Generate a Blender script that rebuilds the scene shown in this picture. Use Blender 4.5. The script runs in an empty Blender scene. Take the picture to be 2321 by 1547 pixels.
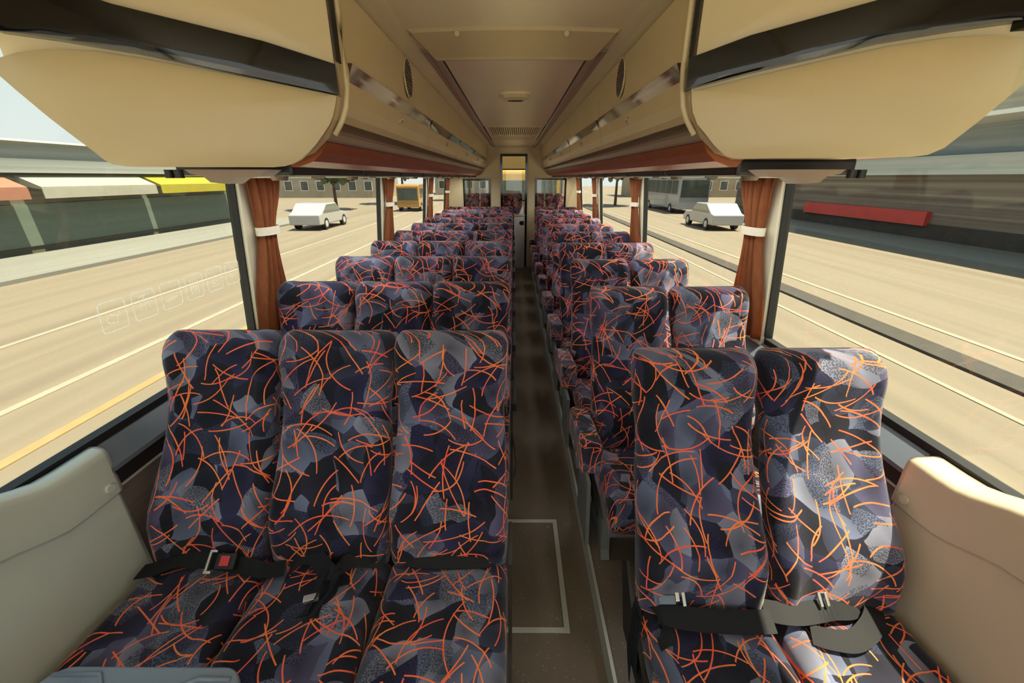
import bpy, bmesh, math, random
from mathutils import Vector, Matrix
random.seed(7)
sc = bpy.context.scene
COL = sc.collection
PI = math.pi
H = 1.68

# ---------------------------------------------------------------- camera
cam_d = bpy.data.cameras.new('camera'); cam = bpy.data.objects.new('camera', cam_d); COL.objects.link(cam)
cam_d.sensor_width = 36; cam_d.lens = 950/2321*36; cam_d.clip_start = .02; cam_d.clip_end = 500
cam.location = (0, 0, H)
cam.rotation_euler = (PI/2 - math.atan(371.5/950), 0, math.atan(4.5/950))
sc.camera = cam

# ---------------------------------------------------------------- sky, sun, exposure
SKY_STRENGTH = 1.15
SUN_ENERGY = 15.0
EXPOSURE = 0.0
sc.view_settings.view_transform = 'Standard'; sc.view_settings.look = 'None'
sc.view_settings.exposure = EXPOSURE; sc.view_settings.gamma = 1; sc.view_settings.use_curve_mapping = False
w = bpy.data.worlds.new('sky'); sc.world = w; w.use_nodes = True
nt = w.node_tree; nt.nodes.clear()
out = nt.nodes.new('ShaderNodeOutputWorld'); bg = nt.nodes.new('ShaderNodeBackground')
tc = nt.nodes.new('ShaderNodeTexCoord'); sx = nt.nodes.new('ShaderNodeSeparateXYZ')
rp = nt.nodes.new('ShaderNodeValToRGB')
rp.color_ramp.elements[0].position = .0; rp.color_ramp.elements[0].color = (.80, .84, .80, 1)
rp.color_ramp.elements[1].position = .7; rp.color_ramp.elements[1].color = (.50, .68, .80, 1)
nt.links.new(tc.outputs['Generated'], sx.inputs[0]); nt.links.new(sx.outputs['Z'], rp.inputs[0])
nt.links.new(rp.outputs[0], bg.inputs[0]); bg.inputs[1].default_value = SKY_STRENGTH
nt.links.new(bg.outputs[0], out.inputs[0])
sun_d = bpy.data.lights.new('sun', 'SUN'); sun = bpy.data.objects.new('sun', sun_d); COL.objects.link(sun)
sun_d.energy = SUN_ENERGY; sun_d.angle = math.radians(.8); sun_d.color = (1, .86, .64)
sd = Vector((-.33, .04, -1.0))           # travels left and down: it stands high on the right
sun.rotation_euler = sd.to_track_quat('-Z', 'Y').to_euler()

def area(name, loc, rot, sx_, sy_, energy, color=(1, .97, .91)):
    d = bpy.data.lights.new(name, 'AREA'); d.shape = 'RECTANGLE'; d.size = sx_; d.size_y = sy_; d.energy = energy; d.color = color
    o = bpy.data.objects.new(name, d); COL.objects.link(o); o.location = loc; o.rotation_euler = rot; return o
area('front_fill_light', (-.02, -1.6, 1.55), (PI/2, 0, 0), 2.3, 1.25, 16)                 # added fill light inside the windscreen, brightens the cabin from the front
for q in (-1, 1): area('under_locker_fill', (q*.92, 4.9, 1.668), (0, 0, 0), .12, 6.6, 24)    # added fill strips beneath the lockers, lift the dim middle and rear
# ---------------------------------------------------------------- materials
def srgb(r, g, b):
    f = lambda c: ((c/255+.055)/1.055)**2.4 if c > 10 else c/255/12.92
    return (f(r), f(g), f(b), 1)

def mat(name, col, rough=.5, metal=0, noise=0, scale=40, bump=0, spec=None, stretch=None, coat=0, col2=None):
    m = bpy.data.materials.new(name); m.use_nodes = True
    n = m.node_tree; p = n.nodes['Principled BSDF']
    p.inputs['Base Color'].default_value = col; p.inputs['Roughness'].default_value = rough
    p.inputs['Metallic'].default_value = metal
    if spec is not None: p.inputs['Specular IOR Level'].default_value = spec
    if coat: p.inputs['Coat Weight'].default_value = coat; p.inputs['Coat Roughness'].default_value = .05
    if noise or bump:
        t = n.nodes.new('ShaderNodeTexCoord'); mp = n.nodes.new('ShaderNodeMapping')
        nz = n.nodes.new('ShaderNodeTexNoise'); nz.inputs['Scale'].default_value = scale; nz.inputs['Detail'].default_value = 5
        n.links.new(t.outputs['Object'], mp.inputs[0]); n.links.new(mp.outputs[0], nz.inputs[0])
        if stretch: mp.inputs['Scale'].default_value = stretch
        if noise:
            mx = n.nodes.new('ShaderNodeMix'); mx.data_type = 'RGBA'
            c2 = col2 or tuple(min(1, c*(1-noise)) for c in col[:3])+(1,)
            mx.inputs[6].default_value = col; mx.inputs[7].default_value = c2
            mr = n.nodes.new('ShaderNodeMapRange'); mr.inputs[1].default_value = .35; mr.inputs[2].default_value = .65
            n.links.new(nz.outputs[0], mr.inputs[0]); n.links.new(mr.outputs[0], mx.inputs[0])
            n.links.new(mx.outputs[2], p.inputs['Base Color'])
        if bump:
            b = n.nodes.new('ShaderNodeBump'); b.inputs['Strength'].default_value = bump; b.inputs['Distance'].default_value = .002
            n.links.new(nz.outputs[0], b.inputs['Height']); n.links.new(b.outputs[0], p.inputs['Normal'])
    return m

def fabric_material():
    m = bpy.data.materials.new('patterned_fabric'); m.use_nodes = True
    n = m.node_tree; L = n.links; N = n.nodes; p = N['Principled BSDF']
    p.inputs['Roughness'].default_value = .85; p.inputs['Specular IOR Level'].default_value = .25
    p.inputs['Sheen Weight'].default_value = .25; p.inputs['Sheen Roughness'].default_value = .4
    def math_(op, a, b=None, c=None):
        x = N.new('ShaderNodeMath'); x.operation = op
        for i, v in enumerate((a, b, c)):
            if v is None: continue
            if isinstance(v, (int, float)): x.inputs[i].default_value = v
            else: L.new(v, x.inputs[i])
        return x.outputs[0]
    def vec(op, a, b=None, s=None):
        x = N.new('ShaderNodeVectorMath'); x.operation = op
        for i, v in enumerate((a, b)):
            if v is None: continue
            if isinstance(v, tuple): x.inputs[i].default_value = v
            else: L.new(v, x.inputs[i])
        if s is not None: x.inputs['Scale'].default_value = s
        return x.outputs[0]
    uv = N.new('ShaderNodeUVMap').outputs[0]
    oi = N.new('ShaderNodeObjectInfo')
    comb = N.new('ShaderNodeCombineXYZ')
    L.new(math_('MULTIPLY', oi.outputs['Random'], 7.3), comb.inputs[0]); L.new(math_('MULTIPLY', oi.outputs['Random'], 31.7), comb.inputs[1])
    uv = vec('ADD', uv, comb.outputs[0])
    # ---- arc layers
    total = None
    layers = [(.185, .3, 0), (.225, 1.1, 5), (.16, 2.0, 9), (.205, .75, 14), (.245, 1.6, 21), (.175, 2.6, 33), (.20, .1, 41), (.15, 1.35, 52), (.215, 2.25, 63)]
    for s, a, seed in layers:
        r0 = N.new('ShaderNodeVectorRotate'); r0.rotation_type = 'Z_AXIS'; r0.inputs['Angle'].default_value = a
        L.new(uv, r0.inputs[0])
        q = vec('ADD', vec('SCALE', r0.outputs[0], s=1/s), (seed*1.37+.3, seed*.71+.6, 0))
        cell = vec('FLOOR', q)
        wn = N.new('ShaderNodeTexWhiteNoise'); wn.noise_dimensions = '2D'; L.new(cell, wn.inputs[0])
        sp = N.new('ShaderNodeSeparateXYZ'); L.new(wn.outputs['Color'], sp.inputs[0])
        fr = vec('SUBTRACT', vec('FRACTION', q), (.5, .5, 0))
        r1 = N.new('ShaderNodeVectorRotate'); r1.rotation_type = 'Z_AXIS'; L.new(fr, r1.inputs[0])
        L.new(math_('MULTIPLY', sp.outputs[0], 6.283), r1.inputs['Angle'])
        g = N.new('ShaderNodeSeparateXYZ'); L.new(r1.outputs[0], g.inputs[0])
        gx, gy = g.outputs[0], g.outputs[1]
        k = math_('MULTIPLY', sp.outputs[1], 1.0)
        par = math_('MULTIPLY', math_('MULTIPLY', gx, gx), k)
        yy = math_('SUBTRACT', math_('SUBTRACT', gy, par), math_('MULTIPLY_ADD', sp.outputs[2], .2, -.15))
        th = .0021/s
        m1 = math_('LESS_THAN', math_('ABSOLUTE', yy), th)
        hl = math_('MULTIPLY_ADD', sp.outputs[2], .17, .27)
        m2 = math_('LESS_THAN', math_('ABSOLUTE', gx), hl)
        mm = math_('MULTIPLY', m1, m2)
        total = mm if total is None else math_('MAXIMUM', total, mm)
    # ---- patches of navy, slate and plum
    def vor(scale, seed, rand=1, feature='F1'):
        v = N.new('ShaderNodeTexVoronoi'); v.voronoi_dimensions = '2D'; v.inputs['Scale'].default_value = scale
        v.inputs['Randomness'].default_value = rand; v.feature = feature
        L.new(vec('ADD', uvd, (seed, seed*.7, 0)), v.inputs['Vector']); return v
    nz = N.new('ShaderNodeTexNoise'); nz.inputs['Scale'].default_value = 7; nz.inputs['Detail'].default_value = 1; L.new(uv, nz.inputs[0])
    uvd = vec('ADD', uv, vec('SCALE', nz.outputs['Color'], s=.09))
    va = vor(9.5, 3.1); vb = vor(13, 8.4)
    def ramp(fac, stops, const=True):
        r = N.new('ShaderNodeValToRGB'); r.color_ramp.interpolation = 'CONSTANT' if const else 'LINEAR'
        e = r.color_ramp.elements
        e[0].position, e[0].color = stops[0]; e[1].position, e[1].color = stops[1]
        for ps, c in stops[2:]:
            x = e.new(ps); x.color = c
        L.new(fac, r.inputs[0]); return r.outputs[0]
    sa = N.new('ShaderNodeSeparateColor'); L.new(va.outputs['Color'], sa.inputs[0])
    sb = N.new('ShaderNodeSeparateColor'); L.new(vb.outputs['Color'], sb.inputs[0])
    sel = math_('FRACT', math_('ADD', sa.outputs[0], math_('MULTIPLY', math_('GREATER_THAN', sb.outputs[0], .55), .37)))
    basec = ramp(sel, [(0, srgb(26, 26, 38)), (.16, srgb(78, 84, 106)), (.34, srgb(34, 34, 60)), (.48, srgb(98, 100, 116)), (.58, srgb(44, 48, 66)), (.72, srgb(22, 22, 30)), (.86, srgb(66, 64, 88))])
    # soft gradient inside each patch
    gr = math_('MULTIPLY_ADD', va.outputs['Distance'], 1.5, .68)
    nf = N.new('ShaderNodeTexNoise'); nf.inputs['Scale'].default_value = 900; nf.inputs['Detail'].default_value = 2; L.new(uv, nf.inputs[0])
    gr2 = math_('MULTIPLY', gr, math_('MULTIPLY_ADD', nf.outputs[0], 1.2, .4))
    c1 = vec('MULTIPLY', basec, None)
    vm = c1.node; L.new(gr2, vm.inputs[1])
    # small dark spots in some patches
    dots = N.new('ShaderNodeTexVoronoi'); dots.voronoi_dimensions = '2D'; dots.inputs['Scale'].default_value = 210; L.new(uvd, dots.inputs['Vector'])
    dm = math_('MULTIPLY', math_('LESS_THAN', dots.outputs['Distance'], .38), math_('GREATER_THAN', sb.outputs[1], .55))
    mx = N.new('ShaderNodeMix'); mx.data_type = 'RGBA'; L.new(math_('MULTIPLY', dm, .7), mx.inputs[0]); L.new(c1, mx.inputs[6]); mx.inputs[7].default_value = srgb(16, 16, 34)
    ln = N.new('ShaderNodeTexNoise'); ln.inputs['Scale'].default_value = 9; L.new(uv, ln.inputs[0])
    lc = ramp(ln.outputs[0], [(.35, srgb(250, 96, 66)), (.65, srgb(255, 140, 74))], False)
    m2_ = N.new('ShaderNodeMix'); m2_.data_type = 'RGBA'; L.new(total, m2_.inputs[0]); L.new(mx.outputs[2], m2_.inputs[6]); L.new(lc, m2_.inputs[7])
    L.new(m2_.outputs[2], p.inputs['Base Color'])
    b = N.new('ShaderNodeBump'); b.inputs['Strength'].default_value = .35; b.inputs['Distance'].default_value = .002
    L.new(math_('MULTIPLY_ADD', total, .6, nf.outputs[0]), b.inputs['Height']); L.new(b.outputs[0], p.inputs['Normal'])
    return m

def glass_material(name='window_glass', tint=(.93, .96, .95, 1), gl=.028):
    m = bpy.data.materials.new(name); m.use_nodes = True; n = m.node_tree; n.nodes.clear()
    o = n.nodes.new('ShaderNodeOutputMaterial'); t = n.nodes.new('ShaderNodeBsdfTransparent'); t.inputs[0].default_value = tint
    g = n.nodes.new('ShaderNodeBsdfGlossy'); g.inputs['Roughness'].default_value = .03; g.inputs[0].default_value = (1, 1, 1, 1)
    mx = n.nodes.new('ShaderNodeMixShader'); mx.inputs[0].default_value = gl
    n.links.new(t.outputs[0], mx.inputs[1]); n.links.new(g.outputs[0], mx.inputs[2]); n.links.new(mx.outputs[0], o.inputs[0])
    return m

def curtain_material():
    m = mat('curtain_cloth', srgb(158, 96, 56), .8, noise=.25, scale=60, bump=.3, stretch=(1, 1, .3))
    n = m.node_tree; p = n.nodes['Principled BSDF']; o = n.nodes['Material Output']
    tr = n.nodes.new('ShaderNodeBsdfTranslucent'); tr.inputs[0].default_value = srgb(215, 135, 65)
    ad = n.nodes.new('ShaderNodeMixShader'); ad.inputs[0].default_value = .3
    n.links.new(p.outputs[0], ad.inputs[1]); n.links.new(tr.outputs[0], ad.inputs[2]); n.links.new(ad.outputs[0], o.inputs[0])
    return m

def floor_material():
    m = mat('speckled_vinyl', srgb(112, 102, 88), .45, noise=.12, scale=6)
    n = m.node_tree; L = n.links; p = n.nodes['Principled BSDF']
    src = p.inputs['Base Color'].links[0].from_socket
    t = n.nodes.new('ShaderNodeTexCoord'); v = n.nodes.new('ShaderNodeTexVoronoi'); v.inputs['Scale'].default_value = 55
    L.new(t.outputs['Object'], v.inputs['Vector'])
    lt = n.nodes.new('ShaderNodeMath'); lt.operation = 'LESS_THAN'; lt.inputs[1].default_value = .11; L.new(v.outputs['Distance'], lt.inputs[0])
    mx = n.nodes.new('ShaderNodeMix'); mx.data_type = 'RGBA'; mx.inputs[7].default_value = srgb(170, 160, 145)
    L.new(lt.outputs[0], mx.inputs[0]); L.new(src, mx.inputs[6]); L.new(mx.outputs[2], p.inputs['Base Color'])
    return m

def streak_material(name, stops, zscale=1.0, ystretch=.02, scale=3.0, rough=.8):
    """a long surface with weathering, coats and stains that run along the road"""
    m = bpy.data.materials.new(name); m.use_nodes = True; n = m.node_tree; L = n.links; p = n.nodes['Principled BSDF']
    p.inputs['Roughness'].default_value = rough
    t = n.nodes.new('ShaderNodeTexCoord'); mp = n.nodes.new('ShaderNodeMapping'); mp.inputs['Scale'].default_value = (1, ystretch, zscale)
    nz = n.nodes.new('ShaderNodeTexNoise'); nz.inputs['Scale'].default_value = scale; nz.inputs['Detail'].default_value = 6
    L.new(t.outputs['Object'], mp.inputs[0]); L.new(mp.outputs[0], nz.inputs[0])
    r = n.nodes.new('ShaderNodeValToRGB'); e = r.color_ramp.elements
    e[0].position, e[0].color = stops[0]; e[1].position, e[1].color = stops[1]
    for ps, c in stops[2:]: e.new(ps).color = c
    L.new(nz.outputs[0], r.inputs[0]); L.new(r.outputs[0], p.inputs['Base Color'])
    return m

M = dict(
    fabric=fabric_material(),
    cap=mat('cream_cap_plastic', srgb(190, 172, 132), .38, noise=.03, scale=3, bump=.03),
    cream=mat('cream_moulded_plastic', srgb(220, 202, 160), .42, noise=.04, scale=5),
    ceiling=mat('ceiling_vinyl', srgb(220, 206, 172), .6, noise=.05, scale=4, bump=.05),
    ceil_panel=mat('ceiling_panel_vinyl', srgb(212, 196, 166), .35, noise=.04, scale=3),
    grey_cream=mat('pale_grey_plastic', srgb(204, 214, 206), .42, noise=.03, scale=4, bump=.03),
    warm_panel=mat('warm_grey_plastic', srgb(196, 182, 158), .42, noise=.03, scale=4, bump=.03),
    pillar=mat('pillar_cream', srgb(226, 222, 196), .45, noise=.03, scale=5),
    brown=mat('brown_vinyl', srgb(158, 86, 44), .38, noise=.15, scale=8),
    rail=mat('taupe_rail_plastic', srgb(150, 130, 112), .35, noise=.08, scale=6, stretch=(1, .1, 1)),
    gloss_black=mat('gloss_black', srgb(10, 9, 9), .06, spec=.4, noise=.1, scale=20),
    strip=mat('dark_mirror_strip', srgb(104, 82, 76), .06, metal=.7, noise=.05, scale=3),
    dark=mat('dark_plastic', srgb(30, 28, 28), .45, noise=.2, scale=30),
    seal=mat('black_rubber', srgb(22, 22, 22), .6, noise=.2, scale=50),
    belt=mat('black_webbing', srgb(30, 31, 34), .7, noise=.2, scale=300, bump=.15, spec=.25),
    sill=mat('blue_grey_sill', srgb(104, 114, 128), .35, noise=.12, scale=8, stretch=(1, .1, 1)),
    sidewall=mat('taupe_side_lining', srgb(112, 100, 92), .6, noise=.2, scale=30, bump=.3, stretch=(1, .08, 1)),
    metal=mat('brushed_aluminium', srgb(196, 200, 192), .4, metal=.25, noise=.15, scale=20, stretch=(1, .05, 1)),
    steel=mat('steel_tongue', srgb(226, 226, 222), .22, metal=.85, noise=.05, scale=30),
    legs=mat('grey_seat_frame', srgb(134, 138, 136), .4, metal=.2, noise=.15, scale=25, stretch=(1, 1, .1)),
    tray=mat('blue_grey_plastic', srgb(112, 124, 138), .4, noise=.05, scale=60, bump=.1),
    red=mat('red_button', srgb(214, 60, 62), .4, noise=.05, scale=40),
    white=mat('white_plastic', srgb(226, 226, 218), .45, noise=.03, scale=20),
    tie=mat('white_tie_cloth', srgb(232, 226, 206), .8, noise=.08, scale=80, bump=.3),
    screw=mat('screw_metal', srgb(170, 165, 150), .3, metal=.9, noise=.1, scale=90),
    floor=floor_material(), glass=glass_material(), curtain=curtain_material(),
    sticker=mat('white_sticker', srgb(240, 238, 225), .5, noise=.05, scale=60),
    clear=mat('clear_button', srgb(205, 185, 150), .15, noise=.1, scale=60, coat=1),
)
_n = M['sticker'].node_tree; _t = _n.nodes.new('ShaderNodeBsdfTranslucent'); _t.inputs[0].default_value = (1, 1, .95, 1); _x = _n.nodes.new('ShaderNodeMixShader'); _x.inputs[0].default_value = .7
_n.links.new(_n.nodes['Principled BSDF'].outputs[0], _x.inputs[1]); _n.links.new(_t.outputs[0], _x.inputs[2]); _n.links.new(_x.outputs[0], _n.nodes['Material Output'].inputs[0])
M['glass2'] = glass_material('partition_glass', (.9, .9, .88, 1), .04)

# ---------------------------------------------------------------- mesh helpers
def link(o, parent=None):
    COL.objects.link(o)
    if parent: o.parent = parent
    return o
def tag(o, label=None, cat=None, group=None, kind=None):
    if label: o['label'] = label
    if cat: o['category'] = cat
    if group: o['group'] = group
    if kind: o['kind'] = kind
    return o
def mesh_obj(name, verts, faces, material, parent=None, smooth=False, uvs=None, loc=None):
    me = bpy.data.meshes.new(name); me.from_pydata([tuple(v) for v in verts], [], faces)
    me.materials.append(material)
    if uvs:
        ul = me.uv_layers.new(name='UVMap')
        for i, lp in enumerate(me.loops): ul.data[i].uv = uvs(lp.vertex_index) if callable(uvs) else uvs[i]
    if smooth: me.polygons.foreach_set('use_smooth', [True]*len(me.polygons))
    me.validate(); me.update()
    o = bpy.data.objects.new(name, me)
    if loc: o.location = loc
    return link(o, parent)
def finish(name, bm, material, parent=None, smooth=False, loc=None):
    bmesh.ops.recalc_face_normals(bm, faces=bm.faces)
    me = bpy.data.meshes.new(name); bm.to_mesh(me); bm.free(); me.materials.append(material)
    if smooth: me.polygons.foreach_set('use_smooth', [True]*len(me.polygons))
    o = bpy.data.objects.new(name, me)
    if loc: o.location = loc
    return link(o, parent)
def empty(name, loc=(0, 0, 0)):
    o = bpy.data.objects.new(name, None); o.location = loc; o.empty_display_size = .1; return link(o)
def add_box(bm, lo, hi, bevel=0, seg=2, mtx=None):
    c = [(a+b)/2 for a, b in zip(lo, hi)]; s = [abs(b-a) for a, b in zip(lo, hi)]
    r = bmesh.ops.create_cube(bm, size=1, matrix=Matrix.Translation(c) @ Matrix.Diagonal((*s, 1)))
    if bevel:
        ed = list({e for v in r['verts'] for e in v.link_edges})
        res = bmesh.ops.bevel(bm, geom=ed, offset=bevel, segments=seg, affect='EDGES', profile=.6)
        vs = {v for f in res['faces'] for v in f.verts}
    else: vs = set(r['verts'])
    if mtx is not None: bmesh.ops.transform(bm, matrix=mtx, verts=list(vs))
def box(name, lo, hi, material, parent=None, bevel=0, seg=2):
    bm = bmesh.new(); add_box(bm, lo, hi, bevel, seg); return finish(name, bm, material, parent)
def prism(name, prof, y0, y1, material, parent=None, smooth=False, axis='y'):
    """closed (x,z) profile pushed along y (or (y,z) profile along x)"""
    n = len(prof)
    if axis == 'y': v = [(x, y0, z) for x, z in prof]+[(x, y1, z) for x, z in prof]
    else: v = [(y0, x, z) for x, z in prof]+[(y1, x, z) for x, z in prof]
    f = [(i, (i+1) % n, n+(i+1) % n, n+i) for i in range(n)]+[tuple(range(n))[::-1], tuple(range(n, 2*n))]
    bm = bmesh.new(); bv = [bm.verts.new(p) for p in v]
    for q in f: bm.faces.new([bv[i] for i in q])
    return finish(name, bm, material, parent)
def cyl(bm, p, q, r, r2=None, seg=16):
    p, q = Vector(p), Vector(q); d = q-p
    m = Matrix.Translation((p+q)/2) @ d.to_track_quat('Z', 'Y').to_matrix().to_4x4()
    bmesh.ops.create_cone(bm, cap_ends=True, segments=seg, radius1=r, radius2=r if r2 is None else r2, depth=d.length, matrix=m)
def cylinder(name, p, q, r, material, parent=None, r2=None, seg=16):
    bm = bmesh.new(); cyl(bm, p, q, r, r2, seg); return finish(name, bm, material, parent)
def tube(name, pts, r, material, parent=None, seg=8, closed=False):
    pts = [Vector(p) for p in pts]; n = len(pts); v = []; f = []
    for i, p in enumerate(pts):
        a = pts[(i-1) % n] if (closed or i) else p; b = pts[(i+1) % n] if (closed or i < n-1) else p
        t = (b-a).normalized(); u = t.cross(Vector((0, 0, 1)))
        if u.length < .01: u = t.cross(Vector((1, 0, 0)))
        u.normalize(); w_ = t.cross(u)
        for k in range(seg):
            an = 2*PI*k/seg; v.append(p+u*r*math.cos(an)+w_*r*math.sin(an))
    for i in range(n if closed else n-1):
        for k in range(seg):
            a = i*seg+k; b = i*seg+(k+1) % seg; c = ((i+1) % n)*seg+(k+1) % seg; d = ((i+1) % n)*seg+k
            f.append((a, b, c, d))
    if not closed: f += [tuple(range(seg))[::-1], tuple(range((n-1)*seg, n*seg))]
    return mesh_obj(name, v, f, material, parent, smooth=True)
def ribbon(name, path, material, parent=None, width=.046, thick=.0025, sub=4):
    """path: (point, width direction) pairs, smoothed, given a thickness"""
    P = [Vector(a) for a, b in path]; W = [Vector(b).normalized() for a, b in path]
    def cr(a, b, c, d, t): return .5*((2*b)+(c-a)*t+(2*a-5*b+4*c-d)*t*t+(-a+3*b-3*c+d)*t**3)
    pp, ww = [], []
    for i in range(len(P)-1):
        for k in range(sub):
            t = k/sub
            pp.append(cr(P[max(i-1, 0)], P[i], P[i+1], P[min(i+2, len(P)-1)], t)); ww.append(W[i].lerp(W[i+1], t).normalized())
    pp.append(P[-1]); ww.append(W[-1]); v = []; f = []
    for i in range(len(pp)):
        t = (pp[min(i+1, len(pp)-1)]-pp[max(i-1, 0)]).normalized(); nn = t.cross(ww[i]); 
        if nn.length < 1e-4: nn = Vector((0, 0, 1))
        nn.normalize(); h = width/2
        v += [pp[i]+ww[i]*h+nn*thick/2, pp[i]-ww[i]*h+nn*thick/2, pp[i]-ww[i]*h-nn*thick/2, pp[i]+ww[i]*h-nn*thick/2]
    for i in range(len(pp)-1):
        for k in range(4): f.append((4*i+k, 4*i+(k+1) % 4, 4*i+4+(k+1) % 4, 4*i+4+k))
    f += [(3, 2, 1, 0), tuple(range(len(v)-4, len(v)))]
    return mesh_obj(name, v, f, material, parent)
def smoothstep(a, b, x):
    t = max(0, min(1, (x-a)/(b-a))); return t*t*(3-2*t)
def interp(tab, t):
    for (a, va), (b, vb) in zip(tab, tab[1:]):
        if t <= b: return va+(vb-va)*smoothstep(a, b, t)
    return tab[-1][1]

# ---------------------------------------------------------------- bus shell
WL, WR = -1.30, 1.26           # side walls at the window sill, they lean in towards the roof
ZS = .915                      # window sill
ZT = 2.02                      # window head
ROOF = 2.21
Y0, YP, YR = -1.7, 8.40, 10.1  # front, rear partition, rear wall
def wx(side, z):               # inner face of the side wall at height z
    lean = .085*max(0, z-ZS)
    return (WL+lean) if side < 0 else (WR-lean)
st = lambda o: tag(o, kind='structure')

st(box('floor', (-1.35, Y0, -.05), (1.31, YR+.05, 0), M['floor']))
for s, nm in ((-1, 'wall_left'), (1, 'wall_right')):
    W_ = wx(s, ZS)
    o = st(prism(nm, [(W_+s*.06, -.05), (W_+s*.06, ZS-.02), (W_+s*.012, ZS-.02), (W_+s*.012, .0), (W_+s*.012, -.05)], Y0, YR, M['sidewall']))
    x1 = wx(s, ZT); x2 = wx(s, 2.3)
    st(prism('trim_9' if s < 0 else 'trim_10', [(x1, ZT), (x2, 2.30), (x2+s*.05, 2.30), (x1+s*.05, ZT)], Y0, YR, M['cream']))
    # sill: blue-grey ledge with a black and a light moulding below it
    n = 1 if s < 0 else 2
    a = W_-s*.0
    o = st(prism(f'trim_{n}', [(a+s*.01, ZS-.03), (a+s*.01, ZS-.015), (a-s*.004, ZS-.015), (a-s*.055, ZS-.075), (a-s*.055, ZS-.09), (a+s*.01, ZS-.09)], 1.06, YP, M['sill']))
    prism('moulding', [(a+s*.01, ZS-.092), (a-s*.05, ZS-.092), (a-s*.045, ZS-.145), (a+s*.01, ZS-.145)], 1.06, YP, M['seal'], o)
    prism('moulding', [(a+s*.01, ZS-.146), (a-s*.048, ZS-.146), (a-s*.048, ZS-.153), (a+s*.01, ZS-.153)], 1.06, YP, M['metal'], o)
    prism('lining_panel', [(a+s*.01, ZS-.155), (a-s*.040, ZS-.155), (a-s*.03, .13), (a+s*.01, .13)], 1.06, YP, M['sidewall'], o)

# ceiling: curved towards the lockers, long panels, trim rails
cp = []
for i in range(25):
    x = -.62+1.24*i/24; cp.append((x, ROOF-.028*smoothstep(.40, .62, abs(x))))
st(prism('ceiling', cp+[(.62, 2.3), (-.62, 2.3)], Y0, YR, M['ceiling']))
for s, k in ((-1, 11), (1, 12)):
    st(box(f'trim_{k}', (min(s*.6, s*1.27), Y0, 2.26), (max(s*.6, s*1.27), YR, 2.31), M['cream']))
P_ = st(box('trim_13', (-.335, 2.24, ROOF-.012), (.335, 5.08, ROOF+.004), M['ceil_panel'], bevel=.003))
st(box('trim_14', (-.335, 6.9, ROOF-.012), (.335, YP-.01, ROOF+.004), M['ceil_panel'], bevel=.003))
for s, k in ((-1, 15), (1, 16)):
    o = st(prism(f'trim_{k}', [(s*.340, ROOF+.004), (s*.340, ROOF-.018), (s*.352, ROOF-.024), (s*.372, ROOF-.024), (s*.378, ROOF-.012), (s*.402, ROOF-.014), (s*.412, ROOF-.006), (s*.412, ROOF+.004)], 2.20, YP, M['rail']))
    box('seam', (min(s*.334, s*.341), 2.22, ROOF-.014), (max(s*.334, s*.341), YP, ROOF+.002), M['seal'], o)

# windows: panes, seals, pillars
PY = [2.04, 4.20, 6.36, 8.28]
edges = [Y0+.1]+PY+[YR-.1]
wn = 1
for s in (-1, 1):
    for a, b in zip(edges, edges[1:]):
        ya = a+(.05 if a != edges[0] else 0); yb = b-(.05 if b != edges[-1] else 0)
        fr = bmesh.new()
        def bar(y0, y1, z0, z1, t=.0):
            xs = [(wx(s, z0)+s*.002, z0), (wx(s, z1)+s*.002, z1), (wx(s, z1)+s*.04, z1), (wx(s, z0)+s*.04, z0)]
            vs = [fr.verts.new((x, y0, z)) for x, z in xs]+[fr.verts.new((x, y1, z)) for x, z in xs]
            for q in [(0, 1, 2, 3), (7, 6, 5, 4), (0, 4, 5, 1), (1, 5, 6, 2), (2, 6, 7, 3), (3, 7, 4, 0)]: fr.faces.new([vs[i] for i in q])
        bar(ya, yb, ZS-.02, ZS+.012); bar(ya, yb, ZT-.02, ZT); bar(ya, ya+.018, ZS, ZT); bar(yb-.018, yb, ZS, ZT)
        o = finish(f'window_{wn}', fr, M['seal']); st(o); wn += 1
        g0, g1 = wx(s, ZS)+s*.016, wx(s, ZT)+s*.016
        prism('pane', [(g0, ZS), (g1, ZT), (g1+s*.005, ZT), (g0+s*.005, ZS)], ya, yb, M['glass'], o)
tn = 17
for s in (-1, 1):
    for py in PY[:3]+[PY[3]]:
        hw = .058
        q = [(wx(s, ZS-.02)-s*.012, ZS-.02), (wx(s, ZT)-s*.012, ZT), (wx(s, ZT)+s*.045, ZT), (wx(s, ZS-.02)+s*.045, ZS-.02)]
        o = st(prism(f'trim_{tn}', q, py-hw, py+hw, M['pillar'])); tn += 1
        md = o.modifiers.new('bevel', 'BEVEL'); md.width = .006; md.segments = 2
        bt = box('foot', (min(wx(s, .9)-s*.02, wx(s, .9)+s*.04), py-hw-.006, ZS-.025), (max(wx(s, .9)-s*.02, wx(s, .9)+s*.04), py+hw+.006, ZS+.02), M['pillar'], o, bevel=.004)

# front end of the coach behind the camera: dash wall and windscreen
o = st(box('wall_front', (-1.32, Y0-.06, -.05), (1.28, Y0, .85), M['sidewall']))
o = st(box(f'window_{wn}', (-1.32, Y0-.05, .85), (1.28, Y0-.02, .88), M['seal'])); wn += 1
box('pane', (-1.27, Y0-.04, .88), (1.23, Y0-.034, 2.2), M['glass'], o)

# raised plinths under the seats with light metal edge strips
for s, nm, x0, x1 in ((-1, 'trim_3', -1.29, -.10), (1, 'trim_4', .345, 1.25)):
    o = st(box(nm, (x0, .45, 0), (x1, YP-.01, .09), M['floor']))
    e = x1 if s < 0 else x0
    box('edge_strip', (e-.006, .45, .0), (e+.006, YP-.01, .096), M['metal'], o)

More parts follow.
